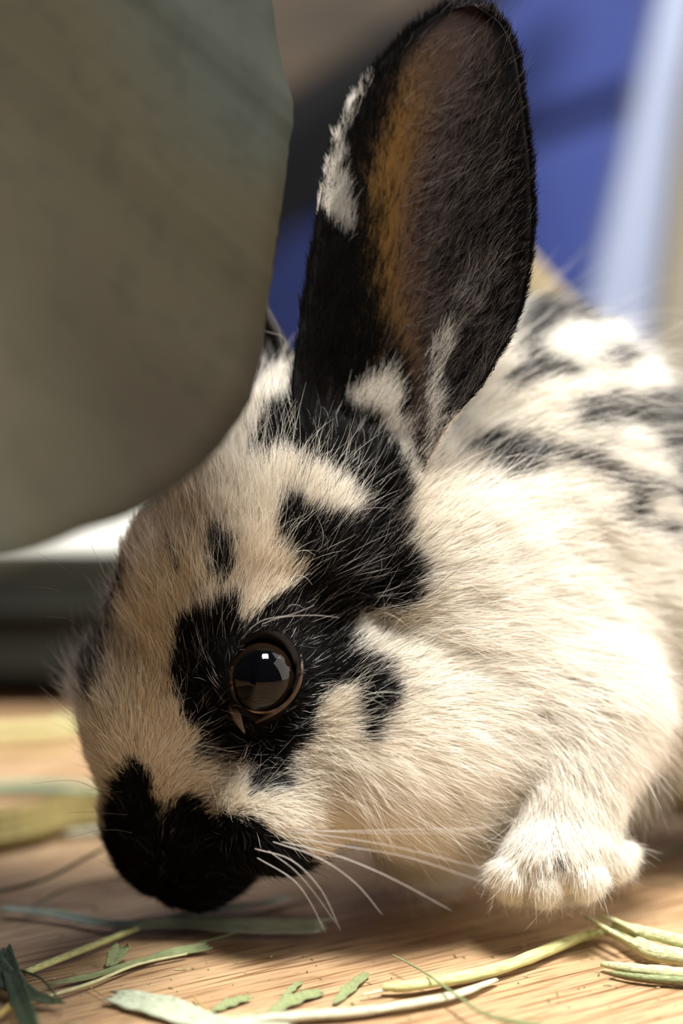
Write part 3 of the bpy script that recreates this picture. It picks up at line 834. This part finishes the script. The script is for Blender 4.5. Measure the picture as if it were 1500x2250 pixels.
# ------------------------------------------------------------------ whiskers
wh_white = mat('pale_whisker', (.50, .47, .44), .3, .5); wh_dark = mat('dark_whisker', (.035, .028, .022), .3, .5)
WH = [  # (list of px, py, D), colour, radius in photo px
    ([(560, 1865, -70), (640, 1890, -110), (705, 1955, -120), (748, 2045, -110)], 0, 2.0),
    ([(565, 1885, -70), (640, 1930, -105), (680, 1980, -110), (715, 2050, -110)], 0, 1.6),
    ([(600, 1850, -70), (700, 1885, -120), (780, 1940, -130), (840, 2010, -130)], 0, 2.2),
    ([(620, 1850, -70), (740, 1880, -120), (860, 1930, -150), (990, 2000, -160)], 0, 2.4),
    ([(640, 1840, -60), (760, 1860, -120), (900, 1885, -160), (1092, 1948, -190)], 0, 2.3),
    ([(640, 1830, -60), (760, 1842, -120), (900, 1868, -170), (1098, 1918, -200)], 0, 2.3),
    ([(640, 1825, -50), (760, 1826, -100), (930, 1822, -150), (1060, 1818, -160), (1200, 1782, -160), (1250, 1770, -160)], 0, 2.0),
    ([(630, 1820, -50), (780, 1830, -120), (960, 1830, -170), (1070, 1819, -180)], 0, 1.6),
    ([(590, 1870, -70), (650, 1915, -110), (700, 1975, -110), (738, 2030, -100)], 0, 1.3),
    ([(840, 1528, -10), (890, 1532, -60), (950, 1560, -90), (990, 1612, -100)], 1, 1.2),
    ([(250, 1310, 180), (205, 1345, 150), (130, 1298, 80), (40, 1287, 40)], 1, 1.5),
    ([(260, 1290, 180), (213, 1318, 150), (150, 1255, 90), (78, 1212, 60)], 1, 1.4),
    ([(270, 1280, 180), (235, 1270, 150), (212, 1220, 110), (185, 1172, 80)], 0, 1.4),
    ([(250, 1380, 180), (198, 1388, 150), (150, 1360, 100), (100, 1355, 70)], 1, 1.2),
    ([(270, 1740, 120), (222, 1738, 110), (160, 1715, 60), (70, 1722, 20)], 1, 1.3),
    ([(280, 1790, 100), (245, 1788, 90), (200, 1784, 60), (148, 1786, 30)], 1, 1.3),
    ([(290, 1830, 80), (255, 1824, 70), (210, 1826, 40), (150, 1842, 10)], 1, 1.2),
    ([(575, 1372, -30), (620, 1356, -60), (690, 1352, -70), (745, 1357, -60)], 0, 1.4),
    ([(545, 1385, -30), (580, 1362, -60), (640, 1350, -70), (690, 1330, -60)], 0, 1.4),
    ([(620, 800, 220), (625, 745, 220), (590, 730, 210), (572, 725, 200)], 0, 1.0),
    ([(640, 820, 220), (620, 760, 220), (612, 720, 210), (590, 680, 200)], 0, 1.0),
]
for pts_, dk, r in WH:
    s = spline(pts_, 16); w = pix(s[:, 0], s[:, 1], s[:, 2]); w[:, 2] = np.maximum(w[:, 2], .0004)
    Vt, Ft = tube(w - RO, np.linspace(1, .25, 16) * r * UNIT * .58, 5)
    o = mesh_obj('whisker', Vt, Ft, wh_dark if dk else wh_white, rabbit)
    o['label'] = 'dark whisker' if dk else 'white whisker'

# ------------------------------------------------------------------ hay
def hay_material(name, c1_, c2_, vein=.45):
    m = mat(name, rough=.6, spec=.25); N, L, b = nodes(m)
    tc = N.new('ShaderNodeTexCoord'); mp = N.new('ShaderNodeMapping'); tx = N.new('ShaderNodeTexNoise'); cr = N.new('ShaderNodeValToRGB')
    mp.inputs['Scale'].default_value = (1.2, 11, 1); tx.inputs['Scale'].default_value = 3; tx.inputs['Detail'].default_value = 4
    e = cr.color_ramp.elements; e[0].position = .33; e[0].color = (*[x * vein for x in c1_], 1); e[1].position = .68; e[1].color = (*c2_, 1)
    k = e.new(.48); k.color = (*c1_, 1)
    L.new(tc.outputs['UV'], mp.inputs[0]); L.new(mp.outputs[0], tx.inputs[0]); L.new(tx.outputs[0], cr.inputs[0]); L.new(cr.outputs[0], b.inputs['Base Color'])
    return m


HM = {
    'mint': hay_material('blue_green_hay', (.26, .38, .25), (.36, .48, .33)),
    'olive': hay_material('olive_straw', (.26, .20, .06), (.38, .31, .12)),
    'green': hay_material('green_hay', (.20, .24, .11), (.34, .38, .20)),
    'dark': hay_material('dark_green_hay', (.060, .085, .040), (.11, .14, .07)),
    'pale': hay_material('pale_hay', (.50, .50, .27), (.66, .66, .42)),
    'yellow': hay_material('yellow_hay', (.54, .53, .23), (.68, .67, .34)),
    'grey': hay_material('grey_green_hay', (.40, .45, .33), (.60, .63, .48)),
    'straw': hay_material('golden_straw', (.40, .29, .09), (.58, .46, .18)),
    'white': hay_material('white_husk', (.46, .46, .34), (.64, .64, .48)),
}


def uv_grid(o, rows, cols):
    uv = o.data.uv_layers.new(name='UVMap')
    for lp_ in o.data.loops:
        vi = lp_.vertex_index
        uv.data[lp_.index].uv = ((vi // cols) / rows * 5, (vi % cols) / cols)


def stalk(label, pts_, width, m, z=.001, flat=.8, n=22, cat='hay stalk', name='hay_stalk', group=None, lift=None):
    """round-ish stalk on the floor through photo points; width in photo px (full), optional lifts in m"""
    p = np.array([(a, b) for a, b in pts_], float); s = spline(p, n)
    z_ = np.full(n, z) if lift is None else np.interp(np.linspace(0, 1, n), np.linspace(0, 1, len(lift)), lift)
    w = on_floor(s[:, 0], s[:, 1]); wd = np.broadcast_to(np.interp(np.linspace(0, 1, n), np.linspace(0, 1, len(np.atleast_1d(width))), np.atleast_1d(width)), (n,))
    dist = (w - CAM) @ FWD; R = 1.2 * wd / 2 * dist / F
    w = on_floor(s[:, 0], s[:, 1], z_ + R * flat)
    Vt, Ft = tube(w, R * (1 + .05 * rng.normal(size=n)), 9, flat)
    o = mesh_obj(name, Vt, Ft, HM[m]); uv_grid(o, n, 9); recenter(o)
    return tag(o, label, cat, group)


def blade(label, pts_, widths, m, z=.0006, fold=.35, n=28, tilt=0., name='dry_grass', cat='hay', frayed=True, lift=None):
    """leaf blade: creased strip lying on the floor; widths in metres"""
    p = np.array(pts_, float); s = spline(p, n); w = on_floor(s[:, 0], s[:, 1])
    Tn = np.gradient(w, axis=0); Tn[:, 2] = 0; Tn /= np.linalg.norm(Tn, axis=1)[:, None]; Sd = np.cross(Tn, [0, 0, 1.0])
    wd = 1.5 * np.interp(np.linspace(0, 1, n), np.linspace(0, 1, len(widths)), widths); tilt = .24 + tilt * .4
    cols = 9; cpos = np.linspace(-1, 1, cols); V = []
    zz_ = np.full(n, z) if lift is None else z + np.interp(np.linspace(0, 1, n), np.linspace(0, 1, len(lift)), lift)
    w = on_floor(s[:, 0], s[:, 1], zz_ + wd * tilt)
    for i in range(n):
        for c in cpos:
            rise = wd[i] * (fold * .5 * (abs(c)) + .05 * math.sin(9 * c + i * .3) + tilt * (1 + c * (1 if Sd[i][1] > 0 else -1))) + .00015 * math.sin(i * .7 + c)
            q = w[i] + Sd[i] * c * wd[i] * (1 + .06 * math.sin(i * 1.3)); q[2] = zz_[i] + max(rise, 0)
            if frayed and i in (0, n - 1): q = q + (Tn[i] * (-1 if i == 0 else 1)) * wd[i] * random.uniform(-.8, .9)
            V.append(q)
    Fc = [(i * cols + j, i * cols + j + 1, (i + 1) * cols + j + 1, (i + 1) * cols + j) for i in range(n - 1) for j in range(cols - 1)]
    o = mesh_obj(name, V, Fc, HM[m]); uv_grid(o, n, cols)
    so = o.modifiers.new('thickness', 'SOLIDIFY'); so.thickness = .00012; so.offset = 1
    recenter(o)
    return tag(o, label, cat)


mm = .001
# under the nose
blade('long grey-green hay blade lying under the nose, its frayed end at the left', [(8, 1998), (120, 2010), (220, 2028), (300, 2035), (380, 2030), (480, 2036), (600, 2038), (715, 2036)],
      [.6 * mm, .7 * mm, .75 * mm, .7 * mm, 1.1 * mm, 1.5 * mm, 1.5 * mm, 1.4 * mm], 'grey', tilt=.3, z=.0012)
stalk('pale straight hay stalk running from the left clump up to the long blade', [(55, 2137), (160, 2095), (300, 2040)], [15, 17, 13], 'yellow')
blade('greenish blade just behind the long one, under the chin', [(370, 2020), (480, 2000), (580, 1985), (640, 1970)], [.6 * mm, .7 * mm, .6 * mm, .3 * mm], 'grey', z=.0016)
stalk('thin pale stalk reaching from the chin towards the shadow', [(560, 1992), (640, 1970), (720, 1935)], [5, 7, 5], 'straw', z=.0012)
blade('split green hay blade with a torn pale end, in front of the long one', [(110, 2165), (200, 2145), (290, 2120), (360, 2098), (455, 2080)], [.3 * mm, .5 * mm, .45 * mm, .55 * mm, .9 * mm], 'green', z=.0008, tilt=.3)
stalk('thin yellow stalk lying along the split green blade', [(95, 2192), (200, 2160), (300, 2120), (410, 2096)], [7, 8, 7, 5], 'pale')
blade('small green leaf tip leaning on the split blade', [(238, 2125), (255, 2100), (270, 2078)], [.4 * mm, 1.1 * mm, .9 * mm], 'green', z=.001, lift=[.0, .001, .002])
stalk('thin twig from the long blade to the split one, with a bud', [(432, 2074), (480, 2060), (532, 2045)], [5, 4, 9], 'green', cat='hay twig', name='hay_twig')
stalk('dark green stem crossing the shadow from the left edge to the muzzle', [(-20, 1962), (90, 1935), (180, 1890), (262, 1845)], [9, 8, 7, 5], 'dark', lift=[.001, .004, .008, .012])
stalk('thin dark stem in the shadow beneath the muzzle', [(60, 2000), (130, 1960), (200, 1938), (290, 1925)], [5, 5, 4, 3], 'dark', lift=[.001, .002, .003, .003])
# dark clump at the left bottom
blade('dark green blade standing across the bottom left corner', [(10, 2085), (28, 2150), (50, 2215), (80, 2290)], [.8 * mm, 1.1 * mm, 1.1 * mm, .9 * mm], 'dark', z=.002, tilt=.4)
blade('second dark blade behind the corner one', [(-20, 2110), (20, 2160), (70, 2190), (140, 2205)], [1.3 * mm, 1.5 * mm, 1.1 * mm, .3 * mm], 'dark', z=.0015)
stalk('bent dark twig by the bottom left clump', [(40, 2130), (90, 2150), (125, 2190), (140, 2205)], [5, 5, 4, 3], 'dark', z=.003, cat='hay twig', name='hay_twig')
stalk('tan stalk in the bottom left corner', [(-20, 2240), (30, 2205), (70, 2170)], [16, 16, 12], 'straw')
stalk('brown hair-thin twig from the split blade down to the broad pale blade', [(190, 2165), (215, 2180), (248, 2202)], [3, 3, 2], 'straw', cat='hay twig', name='hay_twig')
# bottom
blade('broad pale green blade curving along the bottom edge', [(245, 2192), (290, 2200), (350, 2215), (420, 2238), (520, 2262), (640, 2262)], [1.1 * mm, 1.6 * mm, 1.8 * mm, 1.6 * mm, 1.2 * mm, 1.0 * mm], 'grey', z=.0008, tilt=.15)
stalk('long pale flattened stalk along the bottom edge', [(500, 2245), (640, 2232), (780, 2222), (900, 2205), (1000, 2185), (1090, 2152)], [24, 32, 30, 26, 28, 12], 'white', flat=.45)
stalk('long smooth yellow-green stalk curving up to the right', [(840, 2170), (900, 2166), (1020, 2146), (1120, 2120), (1210, 2085), (1280, 2058), (1345, 2046)], [18, 26, 28, 28, 26, 22, 20], 'yellow')
stalk('white thread-like end beside the long yellow stalk', [(795, 2186), (825, 2180), (852, 2174)], [5, 8, 10], 'white')
stalk('thin green stem crossing over the long yellow stalk', [(862, 2098), (930, 2135), (1000, 2185), (1065, 2228), (1130, 2245), (1220, 2262)], [4, 5, 6, 10, 16, 18], 'green', z=.0035)
for lab, p_, w_ in (('small green leaf scrap lying left of the other scraps at the bottom', [(468, 2222), (505, 2205), (548, 2192)], 1.2),
                    ('largest green leaf scrap, above the pale bottom stalk', [(590, 2228), (640, 2200), (705, 2180)], 1.6),
                    ('slim green leaf tip behind the largest scrap', [(622, 2195), (640, 2175), (660, 2158)], .7),
                    ('small green leaf scrap just left of the long yellow stalk', [(735, 2205), (765, 2175), (805, 2140)], 1.2)):
    blade(lab, p_, [.3 * mm, w_ * .62 * mm, w_ * .4 * mm], 'green', z=.0005, tilt=.1)
stalk('short brown twig between the leaf scraps', [(425, 2188), (440, 2205), (462, 2225)], [4, 4, 3], 'straw', cat='hay twig', name='hay_twig')
# right cluster
stalk('thick split hay stalk lower in the right cluster, with a pale node', [(1318, 2040), (1365, 2052), (1430, 2090), (1470, 2098), (1560, 2112)], [22, 36, 38, 40, 38], 'pale', z=.0012)
stalk('pale hay stalk upper in the right cluster, running off the right edge', [(1350, 2030), (1400, 2045), (1470, 2062), (1560, 2086)], [16, 26, 30, 30], 'pale', z=.0035)
for j, (p_, lab) in enumerate((([(1286, 2014), (1330, 2040), (1366, 2060)], 'topmost straw splinter at the torn end of the right cluster'),
                               ([(1310, 2012), (1350, 2022), (1400, 2048)], 'straw splinter over the right cluster, forming its upper loop'),
                               ([(1300, 2022), (1345, 2048), (1400, 2078)], 'lowest straw splinter at the torn end of the right cluster'))):
    stalk(lab, p_, [6, 11, 10], 'pale', z=.004 + .0008 * j, cat='straw splinter', name='straw_splinter')
stalk('pale split stalk by itself at the right edge, in front of the cluster', [(1322, 2118), (1400, 2130), (1560, 2146)], [14, 26, 30], 'pale')
stalk('green inner strip along the lone split stalk at the right edge', [(1342, 2137), (1420, 2148), (1560, 2158)], [9, 15, 17], 'green', cat='hay strip', name='hay_strip')
stalk('small green sprig lying behind the near paw at the right edge', [(1440, 1886), (1470, 1870), (1520, 1855)], [8, 11, 9], 'green')
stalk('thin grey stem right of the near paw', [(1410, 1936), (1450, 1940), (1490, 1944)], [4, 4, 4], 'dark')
stalk('thick golden straw behind the paw at the right edge', [(1425, 1758), (1480, 1757), (1600, 1752)], [42, 46, 46], 'straw')
# blurred hay behind the nose
stalk('bright yellow straw lying across at the far left behind the head', [(-60, 1612), (60, 1606), (200, 1596)], [24, 26, 22], 'yellow')
stalk('pale blob-ended straw tip touching the yellow one beside the head', [(120, 1590), (180, 1585), (260, 1582)], [16, 26, 26], 'pale')
stalk('blue-green blade-like stem across the left, behind the muzzle', [(-60, 1732), (60, 1728), (150, 1730), (240, 1738)], [26, 30, 28, 14], 'mint', flat=.6)
for j, (y0, y1, w_) in enumerate(((1790, 1755, 22), (1815, 1768, 20), (1838, 1785, 20), (1852, 1806, 24))):
    stalk(['uppermost', 'second', 'third', 'lowest'][j] + ' of the golden straws bundled behind the muzzle at the left', [(-80, y0 + 12), (60, (y0 + y1) / 2 + 8), (160, y1 + 3), (300, y1 - 8)], [w_ * 1.3, w_ * 1.4, w_ * 1.3, w_], 'olive',
          group='golden straws bundled behind the muzzle', z=.001 + .001 * (3 - j))
stalk('white husk lying against the muzzle at the left', [(145, 1832), (200, 1826), (275, 1820)], [18, 22, 20], 'white', flat=.5)
stalk('thin olive straw at the far left, below the yellow one', [(-40, 1655), (60, 1648), (150, 1642)], [10, 12, 10], 'straw')

# crumbs of hay and dust on the floor: nobody could count them
V, Fc = [], []
for _ in range(420):
    px_, py_ = random.uniform(-50, 1550), random.uniform(1850, 2290)
    c = on_floor(px_, py_, .0002); a = random.uniform(0, math.pi); l = random.choice([1, 1, 1, 2.6]) * random.uniform(.00012, .0005); w_ = random.uniform(.00006, .00018)
    d1 = np.array([math.cos(a), math.sin(a), 0]) * l; d2 = np.array([-math.sin(a), math.cos(a), 0]) * w_; h = np.array([0, 0, random.uniform(.00008, .0002)])
    k = len(V); V += [c - d1 - d2, c + d1 - d2, c + d1 + d2, c - d1 + d2, c - d1 * .6 + h, c + d1 * .7 + h]
    Fc += [(k, k + 1, k + 5, k + 4), (k + 1, k + 2, k + 5), (k + 2, k + 3, k + 4, k + 5), (k + 3, k, k + 4)]
crumbs = mesh_obj('hay_crumbs', V, Fc, noise_mat('crumb_green', [(.4, (.14, .13, .05)), (.6, (.42, .38, .18))], (1, 1, 1), 300), smooth=False)
tag(crumbs, 'tiny crumbs of hay and dust scattered over the wooden floor', 'crumbs', kind='stuff')
